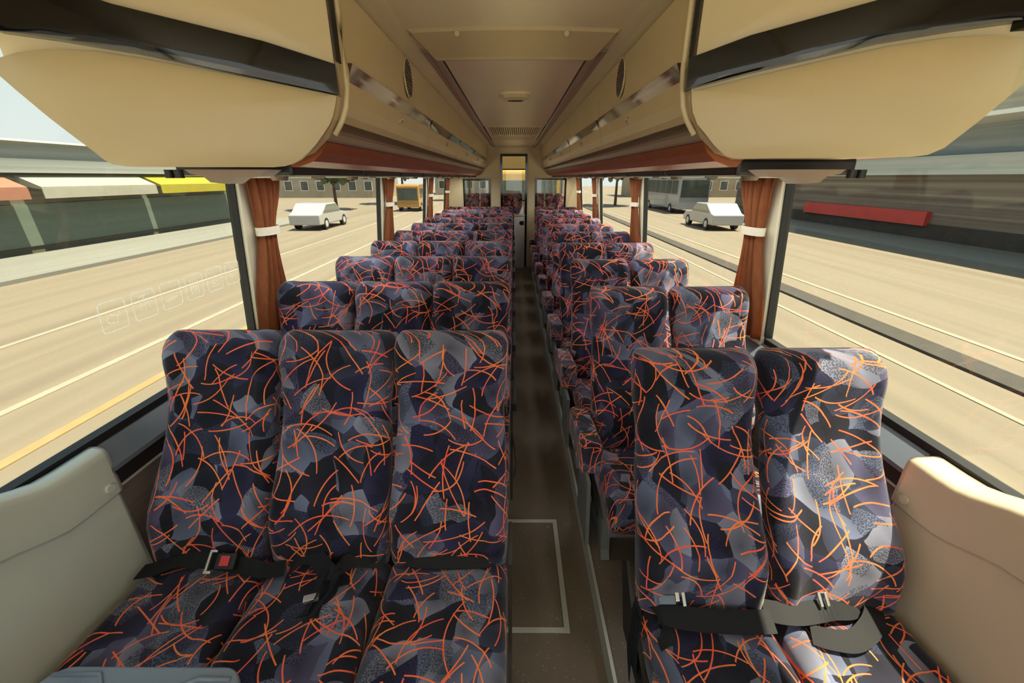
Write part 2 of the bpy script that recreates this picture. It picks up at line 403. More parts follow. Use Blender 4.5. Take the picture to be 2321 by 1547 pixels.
# ---------------------------------------------------------------- rear partition, rear room
def plate(name, x0, x1, z0, z1, y0, y1, m, parent=None): return box(name, (x0, y0, z0), (x1, y1, z1), m, parent)
DX0, DX1, DZ = -.255, .245, 2.08        # door frame outer
o = empty('wall_partition', (0, YP, 0)); st(o); o.name = 'wall_back'
o.location = (0, 0, 0)
bm = bmesh.new()
for x0, x1, z0, z1 in ((-1.25, -.96, 0, 2.2), (-1.25, 1.21, 0, .86), (-.45, DX0, .86, 2.2), (-.96, -.45, 1.655, 2.2), (DX0, DX1, DZ, 2.2), (DX1, .40, .86, 2.2), (.40, .98, 1.665, 2.2), (.98, 1.21, 0, 2.2)):
    if z1 == .86:
        add_box(bm, (x0, YP, z0), (DX0, YP+.05, z1)); add_box(bm, (DX1, YP, z0), (x1, YP+.05, z1)); continue
    add_box(bm, (x0, YP, z0), (x1, YP+.05, z1))
finish('panel', bm, M['cream'], o)
def frame(name, x0, x1, z0, z1, t, y0, y1, m, parent, bottom=True):
    bm = bmesh.new()
    add_box(bm, (x0, y0, z0), (x0+t, y1, z1)); add_box(bm, (x1-t, y0, z0), (x1, y1, z1)); add_box(bm, (x0+t, y0, z1-t), (x1-t, y1, z1))
    if bottom: add_box(bm, (x0+t, y0, z0), (x1-t, y1, z0+t))
    return finish(name, bm, m, parent)
d = frame('door_1', DX0, DX1, 0.005, DZ, .04, YP-.02, YP+.06, M['gloss_black'], None, False); st(d)
for k, (x0, x1, z1) in enumerate(((-.96, -.45, 1.655), (.40, .98, 1.665))):
    f = frame(f'window_{wn}', x0, x1, .86, z1, .03, YP-.015, YP+.06, M['gloss_black'], None); st(f); wn += 1
    box('pane', (x0+.03, YP+.02, .89), (x1-.03, YP+.026, z1-.03), M['glass2'], f)
# rear wall with its wide window
rb = bmesh.new()
add_box(rb, (-1.27, YR, 0), (1.23, YR+.05, 1.18)); add_box(rb, (-1.27, YR, 1.86), (1.23, YR+.05, 2.25))
add_box(rb, (-1.27, YR, 1.18), (-1.13, YR+.05, 1.86)); add_box(rb, (1.09, YR, 1.18), (1.23, YR+.05, 1.86))
o = st(finish('wall_rear', rb, M['cream']))
o = st(frame(f'window_{wn}', -1.13, 1.09, 1.18, 1.86, .025, YR-.005, YR+.05, M['seal'], None)); wn += 1
box('pane', (-1.10, YR+.02, 1.2), (1.06, YR+.026, 1.84), M['glass'], o)
st(box('trim_5', (-1.2, 8.75, .0), (1.18, YR, .29), M['floor']))

# white cupboard end in the doorway with a dark finger recess
cb = empty('low_cabinet', (.10, 8.33, 0))
tag(cb, 'narrow white low cabinet in the rear doorway, dark recess near its top', 'cabinet')
box('body', (-.10, 0, 0), (.10, .05, .98), M['white'], cb, bevel=.006)
box('top_cap', (-.108, -.006, .985), (.108, .06, 1.02), M['metal'], cb, bevel=.01)
prism('handle_recess', [(0.0, .85), (.01, .90), (.085, .905), (.088, .83), (.03, .825)], -.004, .002, M['gloss_black'], cb)
cl = mesh_obj('paper_bag', [(-.035, -.02, 0), (.05, -.02, 0), (.05, .03, 0), (-.035, .03, 0), (.03, -.004, .16), (.045, -.004, .17), (.045, .006, .17), (.03, .006, .16)],
     [(0, 3, 2, 1), (0, 1, 5, 4), (1, 2, 6, 5), (2, 3, 7, 6), (3, 0, 4, 7), (4, 5, 6, 7)], M['white'], loc=(.13, 8.35, 1.021))
tag(cl, 'small white pointed cloth lying on top of the white cabinet in the rear doorway', 'cloth'); cl.name = 'folded_cloth'

# ---------------------------------------------------------------- overhead lockers
PROF = [(.500, 2.19), (.500, 2.15), (.503, 2.08), (.508, 2.00), (.514, 1.95), (.524, 1.90), (.538, 1.862), (.552, 1.842)]
YL = [1.42, 2.80, 4.25, 5.70, 7.15, YP-.005]
ordw = ['first', 'second', 'third', 'fourth', 'fifth']
for s, side in ((-1, 'left'), (1, 'right')):
    # continuous rail and brown vinyl underside
    r = st(prism('trim_6' if s < 0 else 'trim_7', [(s*.548, 1.838), (s*.556, 1.842), (s*.575, 1.836), (s*.560, 1.818), (s*.566, 1.808), (s*.572, 1.790), (s*.578, 1.784), (s*.70, 1.80), (s*.70, 1.838)], 1.40, YP-.005, M['rail']))
    prism('brown_panel', [(s*.582, 1.783), (s*.600, 1.752), (s*.630, 1.727), (s*.675, 1.712), (s*.70, 1.710), (s*.72, 1.738), (s*1.205, 1.738), (s*1.205, 1.76), (s*.70, 1.79)], 1.43, YP-.005, M['brown'], r)
    for k, (a, b) in enumerate(zip(YL, YL[1:])):
        t = empty('overhead_locker', (0, a, 0))
        tag(t, f'cream overhead locker with a dark mirror strip, {side} side, {ordw[k]} counted from the near end', 'locker', f'overhead lockers on the {side}')
        L_ = b-a-.006
        pts = [(s*x, z) for x, z in PROF]
        body = pts+[(s*.70, 1.842), (s*1.15, 1.85), (s*1.15, 2.2), (s*.6, 2.2)]
        prism('body', [(s*(abs(x)+.004) if i < len(pts) else x, z) for i, (x, z) in enumerate(body)], .0, L_+.006, M['cream'], t)
        # door: thin curved shell
        door = prism('door', [(s*(x-.004), z) for x, z in PROF]+[(s*(x+.006), z) for x, z in PROF[::-1]], .004, L_-.002, M['cream'], t)
        st_ = prism('mirror_strip', [(s*.508, 2.001), (s*.4900, 2.0005), (s*.4890, 1.999), (s*.5120, 1.948), (s*.5140, 1.946), (s*.5220, 1.946), (s*.514, 2.000)], .06 if k == 0 else .03, L_-.03, M['strip'], t)
        bm = bmesh.new(); yk = L_*.5 if k else .70; cyl(bm, (s*.527, yk, 1.922), (s*.506, yk, 1.914), .017, .015, 20)
        lk = finish('lock_button', bm, M['clear'], t); cylinder('barrel', (s*.508, yk, 1.9145), (s*.503, yk, 1.913), .008, M['screw'], lk)
        if k in (0,):
            g = empty('tmp'); bpy.data.objects.remove(g)
            bm = bmesh.new(); cyl(bm, (s*.505, .84, 2.11), (s*.492, .84, 2.11), .080, .076, 32)
            sp = finish('speaker_grille', bm, M['dark'], t)
            tube('rim', [(s*.493, .84+.080*math.cos(i*PI/16), 2.11+.080*math.sin(i*PI/16)) for i in range(32)], .0045, M['cream'], sp, closed=True)
            bm = bmesh.new()
            for i in range(-6, 7):
                zz = i*.0115; hw = math.sqrt(max(0, .076**2-zz*zz)); add_box(bm, (min(s*.490, s*.494), .84-hw, 2.11+zz-.002), (max(s*.490, s*.494), .84+hw, 2.11+zz+.002))
            finish('louvres', bm, M['rail'], sp)

# service panels below the lockers: dark bodies, nozzles, lamps
for s, side in ((-1, 'left'), (1, 'right')):
    for k in range(10):
        y = 1.43+.70*k
        t = empty('service_panel', (s*.90, y, 1.706))
        tag(t, f'dark service panel with air nozzles under the {side} lockers, number {["one","two","three","four","five","six","seven","eight","nine","ten"][k]} from the near end', 'service panel', f'service panels under the {side} lockers')
        bm = bmesh.new(); add_box(bm, (-.19, .02, -.022), (.19, .68, .032), .012); finish('body', bm, M['dark'], t)
        for q in (-.09, .09):
            bm = bmesh.new(); cyl(bm, (q, .12, -.020), (q, .12, -.036), .03, .024, 16); nz_ = finish('air_nozzle', bm, M['rail'], t)
        bm = bmesh.new(); add_box(bm, (-.12, .30, -.028), (.12, .42, -.020), .004); finish('reading_lamp', bm, M['metal'], t)
    # near bracket bits hanging below the end cap
    t = empty('hinge_bracket', (s*.86, 1.36, 1.70)); tag(t, f'beige moulded bracket hanging below the {side} locker end cap', 'bracket')
    bm = bmesh.new(); pr = [(-.12, .0), (-.105, -.012), (-.07, -.018), (-.05, -.036), (.0, -.04), (.03, -.022), (.10, -.018), (.13, 0)]
    prism('plate', [(s*-x, z+.002) for x, z in pr], -.02, .06, M['rail'], t)
    cylinder('knob', (s*.16, .01, .002), (s*.16, .01, -.022), .012, M['dark'], t); cylinder('knob', (s*.19, .01, .002), (s*.19, .01, -.022), .012, M['dark'], t)

# ---------------------------------------------------------------- end caps of the lockers
def pillow_poly(name, pts, P0, P1, m, parent, dome=.02, thick=.05, rings=7, base=0.0):
    """polygon given in (distance along P0->P1, z) with a softly domed front and a solid back"""
    ex, ey = P1[0]-P0[0], P1[1]-P0[1]; L = math.hypot(ex, ey); ex /= L; ey /= L
    nx, ny = (-ey, ex) if ex > 0 else (ey, -ex)
    if ny > 0: nx, ny = -nx, -ny          # towards the camera
    # resample the outline
    dense = []
    n = len(pts)
    for i in range(n):
        a, b = pts[i], pts[(i+1) % n]; c = max(1, int(math.dist(a, b)/.02))
        for k in range(c): dense.append((a[0]+(b[0]-a[0])*k/c, a[1]+(b[1]-a[1])*k/c))
    n = len(dense); cx = sum(p[0] for p in dense)/n; cz = sum(p[1] for p in dense)/n
    v = []; f = []
    def put(s_, z, d): v.append((P0[0]+ex*s_+nx*d, P0[1]+ey*s_+ny*d, z))
    for p in dense: put(p[0], p[1], base-thick)
    for r in range(rings):
        k = 1-(r/rings)
        kk = k if r else 1
        d = base+dome*(1-k**2.5)**.8
        for p in dense: put(cx+(p[0]-cx)*kk, cz+(p[1]-cz)*kk, d)
    R = rings+1
    for r in range(R-1):
        for i in range(n): f.append((r*n+i, r*n+(i+1) % n, (r+1)*n+(i+1) % n, (r+1)*n+i))
    put(cx, cz, base+dome); c = len(v)-1
    for i in range(n): f.append(((R-1)*n+i, (R-1)*n+(i+1) % n, c))
    f.append(tuple(range(n))[::-1])
    bm = bmesh.new(); bv = [bm.verts.new(p) for p in v]
    for q in f: bm.faces.new([bv[i] for i in q])
    o = finish(name, bm, m, parent, smooth=True)
    md = o.modifiers.new('edges', 'EDGE_SPLIT'); md.split_angle = math.radians(50)
    return o
def chaikin(p, it=2, keep=()):
    for _ in range(it):
        q = []
        for i in range(len(p)):
            a, b = p[i], p[(i+1) % len(p)]
            q += [(a[0]*.75+b[0]*.25, a[1]*.75+b[1]*.25), (a[0]*.25+b[0]*.75, a[1]*.25+b[1]*.75)]
        p = q
    return p
caps = {
 'left': dict(P0=(-.5, 1.36), P1=(-1.22, 1.165),
   lobe=[(.004, 1.896), (.012, 1.87), (.021, 1.845), (.034, 1.822), (.051, 1.801), (.076, 1.772), (.101, 1.748), (.127, 1.730), (.153, 1.718), (.178, 1.711), (.21, 1.708), (.35, 1.7075), (.53, 1.707), (.56, 1.708), (.59, 1.713), (.606, 1.724), (.62, 1.741), (.66, 1.784), (.693, 1.821), (.74, 1.880), (.762, 1.91), (.760, 1.93), (.746, 1.945), (.708, 1.958), (.654, 1.967), (.60, 1.969), (.538, 1.968), (.46, 1.960), (.383, 1.950), (.183, 1.924)],
   band=[(-.004, 1.897), (.467, 1.971), (.62, 1.988), (.73, 1.997), (.76, 2.09), (.52, 2.076), (.482, 2.066), (.166, 2.012), (-.004, 1.970)], recess=.012),
 'right': dict(P0=(.5, 1.36), P1=(1.2, 1.165),
   lobe=[(.0, 1.906), (.004, 1.88), (.011, 1.853), (.028, 1.822), (.055, 1.795), (.082, 1.766), (.11, 1.744), (.135, 1.735), (.165, 1.731), (.38, 1.7305), (.57, 1.731), (.60, 1.735), (.63, 1.751), (.68, 1.808), (.743, 1.888), (.76, 1.92), (.757, 1.945), (.74, 1.965), (.71, 1.983), (.65, 1.991), (.563, 1.992), (.45, 1.983), (.342, 1.966), (.17, 1.936)],
   band=[(-.018, 1.910), (.142, 1.943), (.43, 1.993), (.58, 2.008), (.76, 2.02), (.76, 2.105), (.50, 2.092), (.406, 2.080), (.319, 2.063), (.127, 2.026), (-.018, 1.984)], recess=.012)}
for side, c in caps.items():
    s = -1 if side == 'left' else 1
    t = empty('locker_end_cap', (0, 0, 0)); tag(t, f'large cream {side} locker end cap with a glossy black band, nearest to the viewer', 'end cap', )
    P0, P1 = c['P0'], c['P1']
    # hollow-backed body that fills the space from the face to the first locker
    ln = lambda d: (P0[0]+(P1[0]-P0[0])*d/math.dist(P0, P1), P0[1]+(P1[1]-P0[1])*d/math.dist(P0, P1))
    prof = [(.006, 2.24), (.006, 1.9), (.03, 1.84), (.07, 1.79), (.12, 1.75), (.18, 1.732), (.54, 1.732), (.60, 1.75), (.66, 1.81), (.755, 1.92), (.755, 2.24)]
    bm = bmesh.new(); fr_, bk = [], []
    for d_, z in prof:
        x, y = ln(d_); fr_.append(bm.verts.new((x, y+.02, z))); bk.append(bm.verts.new((x, 1.415, z)))
    n = len(prof); bm.faces.new(fr_); bm.faces.new(bk[::-1])
    for i in range(n): bm.faces.new((fr_[i], bk[i], bk[(i+1) % n], fr_[(i+1) % n]))
    finish('body', bm, M['cream'], t)
    pillow_poly('lower_panel', c['lobe'], P0, P1, M['cap'], t, dome=.016, thick=.03, base=.0)
    pillow_poly('gloss_band', c['band'], P0, P1, M['gloss_black'], t, dome=.004, thick=.05, rings=4, base=.014)
    bt = [p for p in c['band']]
    up = [(-.002, bt[-1][1]+.001)]+[(p[0], p[1]+.002) for p in c['band'][::-1][1:]]
    top = [(p[0], p[1]) for p in up if True]
    top = sorted({(round(a, 4), round(b, 4)) for a, b in top if b > 1.969 and (a, b) not in []}, key=lambda p: p[0])
    upper = [p for p in c['band'][::-1]][:5]
    upper = [(max(p[0], 0), p[1]+.001) for p in upper]
    upper += [(.762, 2.26), (0, 2.26)]
    pillow_poly('upper_panel', upper, P0, P1, M['cap'], t, dome=.006, thick=.03, rings=4)
    # vertical trim lip on the aisle edge
    x, y = ln(-.008)
    tube('edge_lip', [(x-s*.006, y+.046, 2.24), (x-s*.007, y+.046, 2.10), (x-s*.007, y+.046, 1.97), (x-s*.002, y+.046, 1.92), (x+s*.006, y+.046, 1.875), (x+s*.022, y+.046, 1.84), (x+s*.05, y+.046, 1.80)], .008, M['cream'], t, seg=14)
    box('seam', (x-.002, y-.004, 1.98 if s < 0 else 1.985), (x+.002, y+.03, 2.24), M['seal'], t)

# ---------------------------------------------------------------- ceiling fittings
h = empty('hatch_cover', (0, 1.93, ROOF)); tag(h, 'cream shallow cover with a sloping front and screws, across the ceiling above the aisle', 'cover')
fr_ = [(-.405, 0, .0), (.400, 0, .0), (-.375, .17, -.048), (.372, .17, -.048), (-.375, .235, -.046), (.372, .235, -.046), (-.375, .30, .0), (.372, .30, .0)]
bm = bmesh.new(); nx_ = 16; rows_ = []
for (xa, ya, za), (xb, yb, zb) in (((-.415, 0, .002), (.41, 0, .002)), ((-.40, .012, -.010), (.395, .012, -.010)), ((-.345, .185, -.052), (.342, .185, -.052)), ((-.335, .20, -.058), (.332, .20, -.058)), ((-.33, .25, -.05), (.33, .25, -.05)), ((-.33, .30, .002), (.33, .30, .002))):
    rows_.append([bm.verts.new((xa+(xb-xa)*i/nx_, ya-.035*math.sin(PI*i/nx_)*(1-ya/.35), za)) for i in range(nx_+1)])
for a, b in zip(rows_, rows_[1:]):
    for i in range(nx_): bm.faces.new((a[i], a[i+1], b[i+1], b[i]))
bm.faces.new([r[0] for r in rows_]); bm.faces.new([r[-1] for r in rows_][::-1])
finish('shell', bm, M['cap'], h)
for x in (-.22, .20): cylinder('screw', (x, .003, -.010), (x, -.010, -.018), .010, M['cap'], h, seg=12)
for x in (-.40, .395): cylinder('screw', (x, .03, -.004), (x, .03, -.014), .007, M['screw'], h, seg=12)

sm = empty('ceiling_speaker', (.008, 3.24, ROOF-.012)); tag(sm, 'oval cream ceiling unit with a small dark slot, on the central panel', 'ceiling fitting')
def oval(rx, ry, z0, z1, k=.94, m=None, name='ring', par=None, off=0):
    n = 40; v = []; f = []
    for z, q in ((z0, 1), (z1, k)):
        for i in range(n):
            a = 2*PI*i/n; c, s_ = math.cos(a), math.sin(a)
            v.append((rx*q*abs(c)**.7*math.copysign(1, c), off+ry*q*abs(s_)**.7*math.copysign(1, s_), z))
    f = [(i, (i+1) % n, n+(i+1) % n, n+i) for i in range(n)]+[tuple(range(n, 2*n))]
    bm = bmesh.new(); bv = [bm.verts.new(p) for p in v]
    for q in f: bm.faces.new([bv[i] for i in q])
    return finish(name, bm, m, par)
oval(.108, .125, .0, -.010, .96, M['cream'], 'ring', sm); oval(.094, .108, -.010, -.026, .88, M['cap'], 'body', sm)
oval(.056, .02, -.026, -.029, .95, M['gloss_black'], 'slot', sm, .055)

vt = empty('ceiling_vent', (0, 5.12, ROOF)); tag(vt, 'long slatted return air grille at the far end of the ceiling', 'vent')
box('frame', (-.325, 0, -.016), (.325, .03, .0), M['cream'], vt); box('frame', (-.325, 1.68, -.016), (.325, 1.72, .0), M['cream'], vt)
box('frame', (-.325, .03, -.016), (-.295, 1.68, .0), M['cream'], vt); box('frame', (.295, .03, -.016), (.325, 1.68, .0), M['cream'], vt)
box('backing', (-.295, .03, -.004), (.295, 1.68, .0), M['dark'], vt)
slat = None
for i in range(24):
    x = -.283+.566*i/23
    if slat is None:
        slat = box('slat', (-.006, .03, -.016), (.006, .98, -.003), M['cream'], vt); slat.location = (x, 0, 0)
    else:
        c_ = slat.copy(); COL.objects.link(c_); c_.parent = vt; c_.location = (x, 0, 0)
sl2 = None
for i in range(9):
    y = 1.06+.07*i
    if sl2 is None: sl2 = box('slat', (-.295, -.010, -.016), (.295, .010, -.003), M['cream'], vt); sl2.location = (0, y, 0)
    else:
        c_ = sl2.copy(); COL.objects.link(c_); c_.parent = vt; c_.location = (0, y, 0)
box('cross_bar', (-.295, .98, -.018), (.295, 1.03, -.003), M['cream'], vt)

# ---------------------------------------------------------------- seats
LY, LZ = .337, .72      # backrest rises this far back and up from the seam with the cushion
def loft(name, stations, m, parent, nseg=44):
    """stations: (centre, half width, half thickness, normal dir, path length, groove amount)"""
    v, us = [], []; f = []
    n = nseg
    for c, hw, ht, nd, s_, g in stations:
        c = Vector(c); nd = Vector(nd); arc = 0; prev = None
        for i in range(n):
            a = 2*PI*i/n-PI/2       # start at the middle of the back
            ca, sa = math.cos(a), math.sin(a)
            x = hw*math.copysign(abs(ca)**.38, ca); y = ht*math.copysign(abs(sa)**.55, sa)
            if y > 0:
                u = abs(x)/max(hw, 1e-5)
                y += g*(.014*math.exp(-((u-.80)/.14)**2)-.006*math.exp(-((u-.58)/.05)**2)-.004*(1-u*u))
            p = c+Vector((x, 0, 0))+nd*y
            if prev is not None: arc += (p-prev).length
            prev = p; v.append(p); us.append((arc, s_))
    R = len(stations)
    for r in range(R-1):
        for i in range(n): f.append((r*n+i, r*n+(i+1) % n, (r+1)*n+(i+1) % n, (r+1)*n+i))
    f.append(tuple(range(n))[::-1]); f.append(tuple(range((R-1)*n, R*n)))
    me = bpy.data.meshes.new(name); me.from_pydata([tuple(p) for p in v], [], f); me.materials.append(m)
    ul = me.uv_layers.new(name='UVMap')
    for pl in me.polygons:
        wrap = any(me.loops[l].vertex_index % n == 0 for l in pl.loop_indices) and any(me.loops[l].vertex_index % n == n-1 for l in pl.loop_indices)
        for l in pl.loop_indices:
            vi = me.loops[l].vertex_index; u_, v_ = us[vi]
            if len(pl.vertices) > 4: u_, v_ = v[vi].x, v[vi].z+v[vi].y
            elif wrap and vi % n == 0: u_ = us[vi-vi % n+n-1][0]+.01
            ul.data[l].uv = (u_, v_)
    me.polygons.foreach_set('use_smooth', [True]*len(me.polygons)); me.update()
    bm = bmesh.new(); bm.from_mesh(me); bmesh.ops.recalc_face_normals(bm, faces=bm.faces); bm.to_mesh(me); bm.free()
    o = bpy.data.objects.new(name, me); return link(o, parent)

def make_backrest(parent, W=.200):
    S = []
    T = [0, .01, .03, .07, .12, .18, .25, .32, .39, .46, .53, .60, .67, .74, .80, .85, .89, .925, .95, .97, .985, .995, 1.0]
    y_off = [(0, .0), (.22, -.028), (.55, .012), (.78, .006), (.9, -.010), (1, .012)]
    hw = [(0, .955), (.06, .985), (.2, 1.0), (.45, .965), (.66, .925), (.84, .985), (.94, 1.0), (1, .985)]
    tk = [(0, .05), (.2, .062), (.5, .045), (.7, .042), (.86, .055), (1, .05)]
    ln_ = math.hypot(LY, LZ); d = Vector((0, LY/ln_, LZ/ln_)); nrm = Vector((0, -d.z, d.y))
    for t in T:
        c = Vector((0, LY*t+interp(y_off, t)+.03, .45+LZ*t+.0))
        rt = 1.0; wt = 1.0
        if t > .93: q = (t-.93)/.07; rt = math.sqrt(max(0, 1-q*q))*.97+.03; wt = 1-.13*(1-math.sqrt(max(0, 1-q*q)))
        if t < .03: q = 1-t/.03; rt = math.sqrt(max(0, 1-q*q))*.7+.3
        S.append((c, W*interp(hw, t)*wt, interp(tk, t)*rt, nrm, t*ln_, 1.0))
    return loft('backrest', S, M['fabric'], parent)
def make_cushion(parent, W=.1995):
    S = []; D = .46
    for t in [0, .01, .04, .1, .2, .3, .4, .5, .6, .7, .78, .85, .9, .94, .97, .99, 1.0]:
        y = .03-D*t; z = .402+.018*t-.02*smoothstep(.8, 1, t); th = .068
        rt = 1
        if t > .85: q = (t-.85)/.15; rt = math.sqrt(max(0, 1-q*q))*.9+.1
        if t < .04: rt = .8+.2*t/.04
        S.append(((0, y, z), W*(1-.04*(1-rt)), th*rt, (0, 0, 1), D*t, .8))
    return loft('cushion', S, M['fabric'], parent)
def rounded_block(name, lo, hi, m, parent, bevel, uvs=1):
    bm = bmesh.new(); add_box(bm, lo, hi, bevel, 3)
    ul = bm.loops.layers.uv.new('UVMap')
    bm.normal_update()
    for fc in bm.faces:
        n = fc.normal
        for lp in fc.loops:
            p = lp.vert.co
            lp[ul].uv = (p.y, p.z) if abs(n.x) > .6 else ((p.x, p.y) if abs(n.z) > .6 else (p.x, p.z))
    return finish(name, bm, m, parent)
def make_seat(kind):
    t = empty('coach_seat', (0, 0, 0))
    make_cushion(t); make_backrest(t)
    bm = bmesh.new()
    add_box(bm, (-.185, -.36, .285), (.185, .04, .335), .008); add_box(bm, (-.19, -.30, .25), (.19, -.26, .29)); add_box(bm, (-.19, -.04, .25), (.19, .0, .29))
    finish('base_frame', bm, M['legs'], t)
    # moulded shell on the rear of the backrest
    if kind != 'middle':
        sg = 1 if kind == 'left_aisle' else -1 if kind == 'right_aisle' else 0
        for x in ((sg*.165,) if sg else (.1,)):
            prism('leg', [(-.30, .092), (.02, .092), (.0, .13), (-.06, .285), (-.25, .285), (-.28, .13)], x-.02, x+.02, M['legs'], t, axis='x')
        if sg:
            e = sg*.203
            prism('side_cover', [(-.26, .30), (.07, .30), (.16, .50), (.12, .54), (.02, .45), (-.2, .34)], e, e+sg*.012, M['dark'], t, axis='x')
            if kind == 'right_aisle':
                a = rounded_block('armrest', (-.305, -.27, .50), (-.208, .12, .64), M['fabric'], t, .025)
                mx = Matrix.Translation((0, .05, .57)) @ Matrix.Rotation(math.radians(-6), 4, 'X') @ Matrix.Translation((0, -.05, -.57)); a.data.transform(mx)
                box('bracket', (-.262, .06, .30), (-.206, .13, .56), M['legs'], t, bevel=.01)
                prism('side_plate', [(-.22, .092), (.05, .092), (.07, .30), (.06, .40), (-.16, .40)], -.245, -.228, M['legs'], t, axis='x')
            else:
                a = rounded_block('armrest', (.206, -.02, .62), (.232, .22, .67), M['dark'], t, .01)
            ribbon('belt_tail', [((sg*.21, .0, .47), (0, 1, .2)), ((sg*.222, -.03, .42), (0, 1, .1)), ((sg*.228, -.04, .35), (0, 1, 0)), ((sg*.224, -.05, .27), (.2, 1, 0))], M['belt'], t, .045)
    return t
proto = {k: make_seat(k) for k in ('middle', 'window', 'left_aisle', 'right_aisle')}
def front_seat(k):   # first row on the right has no armrest beside the aisle
    t = empty('coach_seat', (0, 0, 0))
    for c in proto[k].children:
        if k == 'right_aisle' and c.name.split('.')[0] in ('armrest', 'bracket', 'side_plate'): continue
        if k == 'left_aisle' and c.name.split('.')[0] in ('armrest', 'belt_tail'): continue
        n_ = c.copy(); COL.objects.link(n_); n_.parent = t
    return t
used = set()
def place(kind, x, y, label, group, front=False, z=0):
    sc_ = 1.06 if z else .955 if x > 0 else 1
    if front: t = front_seat(kind)
    elif kind not in used: t = proto[kind]; used.add(kind)
    else:
        p = proto[kind]; t = p.copy(); COL.objects.link(t)
        for c in p.children:
            c2 = c.copy(); COL.objects.link(c2); c2.parent = t
    t.location = (x, y, z); t.scale.x = sc_; tag(t, label, 'seat', group); return t
rowname = ['front', 'second', 'third', 'fourth', 'fifth', 'sixth', 'seventh', 'eighth', 'ninth', 'tenth']
TOPY = LY+.045
lx = (-1.024, -.621, -.219); rx = (.566, .965)
front = {}
for r in range(10):
    yl = 1.418-TOPY+.755*r; yr = (1.256-TOPY) if r == 0 else (2.07-TOPY+.755*(r-1))
    rn = rowname[r]+' row'
    for x, k, w_ in zip(lx, ('window', 'middle', 'left_aisle'), ('beside the left windows', 'in the middle of the left three', 'left of the aisle')):
        front[('l', r, k)] = place(k, x, yl, f'dark orange-lined seat {w_}, {rn}', 'seats left of the aisle', r == 0)
    for x, k, w_ in zip(rx, ('right_aisle', 'window'), ('right of the aisle', 'beside the right windows')):
        front[('r', r, k)] = place(k, x, yr, f'dark orange-lined seat {w_}, {rn}', 'seats right of the aisle', r == 0)
for x, w_ in zip((-.93, -.50, -.04, .42, .86), ('far left', 'left of centre', 'behind the doorway', 'right of centre', 'far right')):
    place('window', x, 9.33-TOPY, f'dark patterned seat of the rear bench, {w_}, seen past the partition', 'rear bench seats', z=.2)

# seat belts of the front row: children of their seats (coordinates local to the seat)
def loc(t, pts): return [(((p[0]-t.location.x)/t.scale.x, p[1]-t.location.y, p[2]), q) for p, q in pts]
t = front[('l', 0, 'window')]
up = (0, .75, .65)
b = ribbon('seat_belt', loc(t, [((-1.21, .985, .492), (0, 1, .1)), ((-1.15, 1.00, .497), (.1, 1, .3)), ((-1.10, 1.02, .507), (.15, .9, .4)), ((-1.04, 1.02, .507), up), ((-.985, 1.015, .508), up), ((-.93, 1.01, .505), up), ((-.86, 1.0, .500), up), ((-.80, .99, .497), (0, 1, .2)), ((-.745, 1.0, .497), (-.2, .9, .3))]), M['belt'], t, .050)
bk = empty('buckle'); bk.parent = t; bk.location = (-.948-t.location.x, 1.005-t.location.y, .516); bk.rotation_euler = (math.radians(38), math.radians(2), math.radians(-3))
bpy.data.objects.remove(bk)
R_ = Matrix.Translation((-.952-t.location.x, 1.003-t.location.y, .520)) @ Matrix.Rotation(math.radians(38), 4, 'X')
bm = bmesh.new(); add_box(bm, (-.012, -.024, -.008), (.052, .024, .007), .005, 2, R_); bk = finish('buckle', bm, M['dark'], t)
bm = bmesh.new(); add_box(bm, (.004, -.014, .006), (.034, .016, .011), .002, 2, R_); finish('release_button', bm, M['red'], bk)
bm = bmesh.new()
for lo, hi in (((-.040, -.032, -.002), (-.032, .032, .006)), ((-.040, .026, -.002), (-.016, .033, .006)), ((-.042, -.036, -.002), (-.018, -.028, .006))): add_box(bm, lo, hi, .002, 2, R_)
finish('tongue', bm, M['steel'], bk)
t = front[('l', 0, 'middle')]
ribbon('seat_belt', loc(t, [((-.73, 1.0, .490), (0, 1, .2)), ((-.70, 1.035, .505), (.1, .8, .6)), ((-.66, 1.03, .512), (.4, .7, .6)), ((-.62, 1.0, .510), (.5, .7, .4)), ((-.585, .97, .512), (.6, .5, .5)), ((-.555, 1.0, .508), (-.2, .8, .5)), ((-.525, 1.03, .502), (0, .9, .5)), ((-.47, 1.035, .498), up), ((-.43, 1.035, .494), up)]), M['belt'], t, .055)
ribbon('seat_belt', loc(t, [((-.60, .99, .512), (.8, .2, .3)), ((-.605, .95, .508), (.9, .1, .3)), ((-.600, .915, .498), (.6, .1, .7)), ((-.61, .88, .486), (.5, .1, .8)), ((-.622, .85, .480), (.9, .1, .2))]), M['belt'], t, .032)
ribbon('seat_belt', loc(t, [((-.56, .975, .510), (.8, .5, .1)), ((-.565, .93, .498), (.7, .3, .5)), ((-.585, .89, .486), (.8, .3, .2)), ((-.60, .84, .480), (.9, .4, .0))]), M['belt'], t, .03)
bm = bmesh.new(); R_ = Matrix.Translation((-.615-t.location.x, .90-t.location.y, .489)) @ Matrix.Rotation(.3, 4, 'Z'); add_box(bm, (-.022, -.012, -.006), (.022, .012, .006), .003, 2, R_); finish('tongue', bm, M['steel'], t)
t = front[('l', 0, 'left_aisle')]
v = []; f = []; n = 16      # flat belt that narrows where it dives into the seam at both ends
for i in range(n+1):
    q = i/n; x = -.36+.30*q; hw_ = .004+.024*math.sin(PI*q)**.7; yy = 1.022+.004*math.sin(PI*q); zz = .490+.012*math.sin(PI*q)
    for sg, dz in ((1, .0015), (-1, .0015), (-1, -.0015), (1, -.0015)): v.append((x-t.location.x, yy+sg*hw_*.75-t.location.y, zz+sg*hw_*.55+dz))
for i in range(n):
    for k in range(4): f.append((4*i+k, 4*i+(k+1) % 4, 4*i+4+(k+1) % 4, 4*i+4+k))
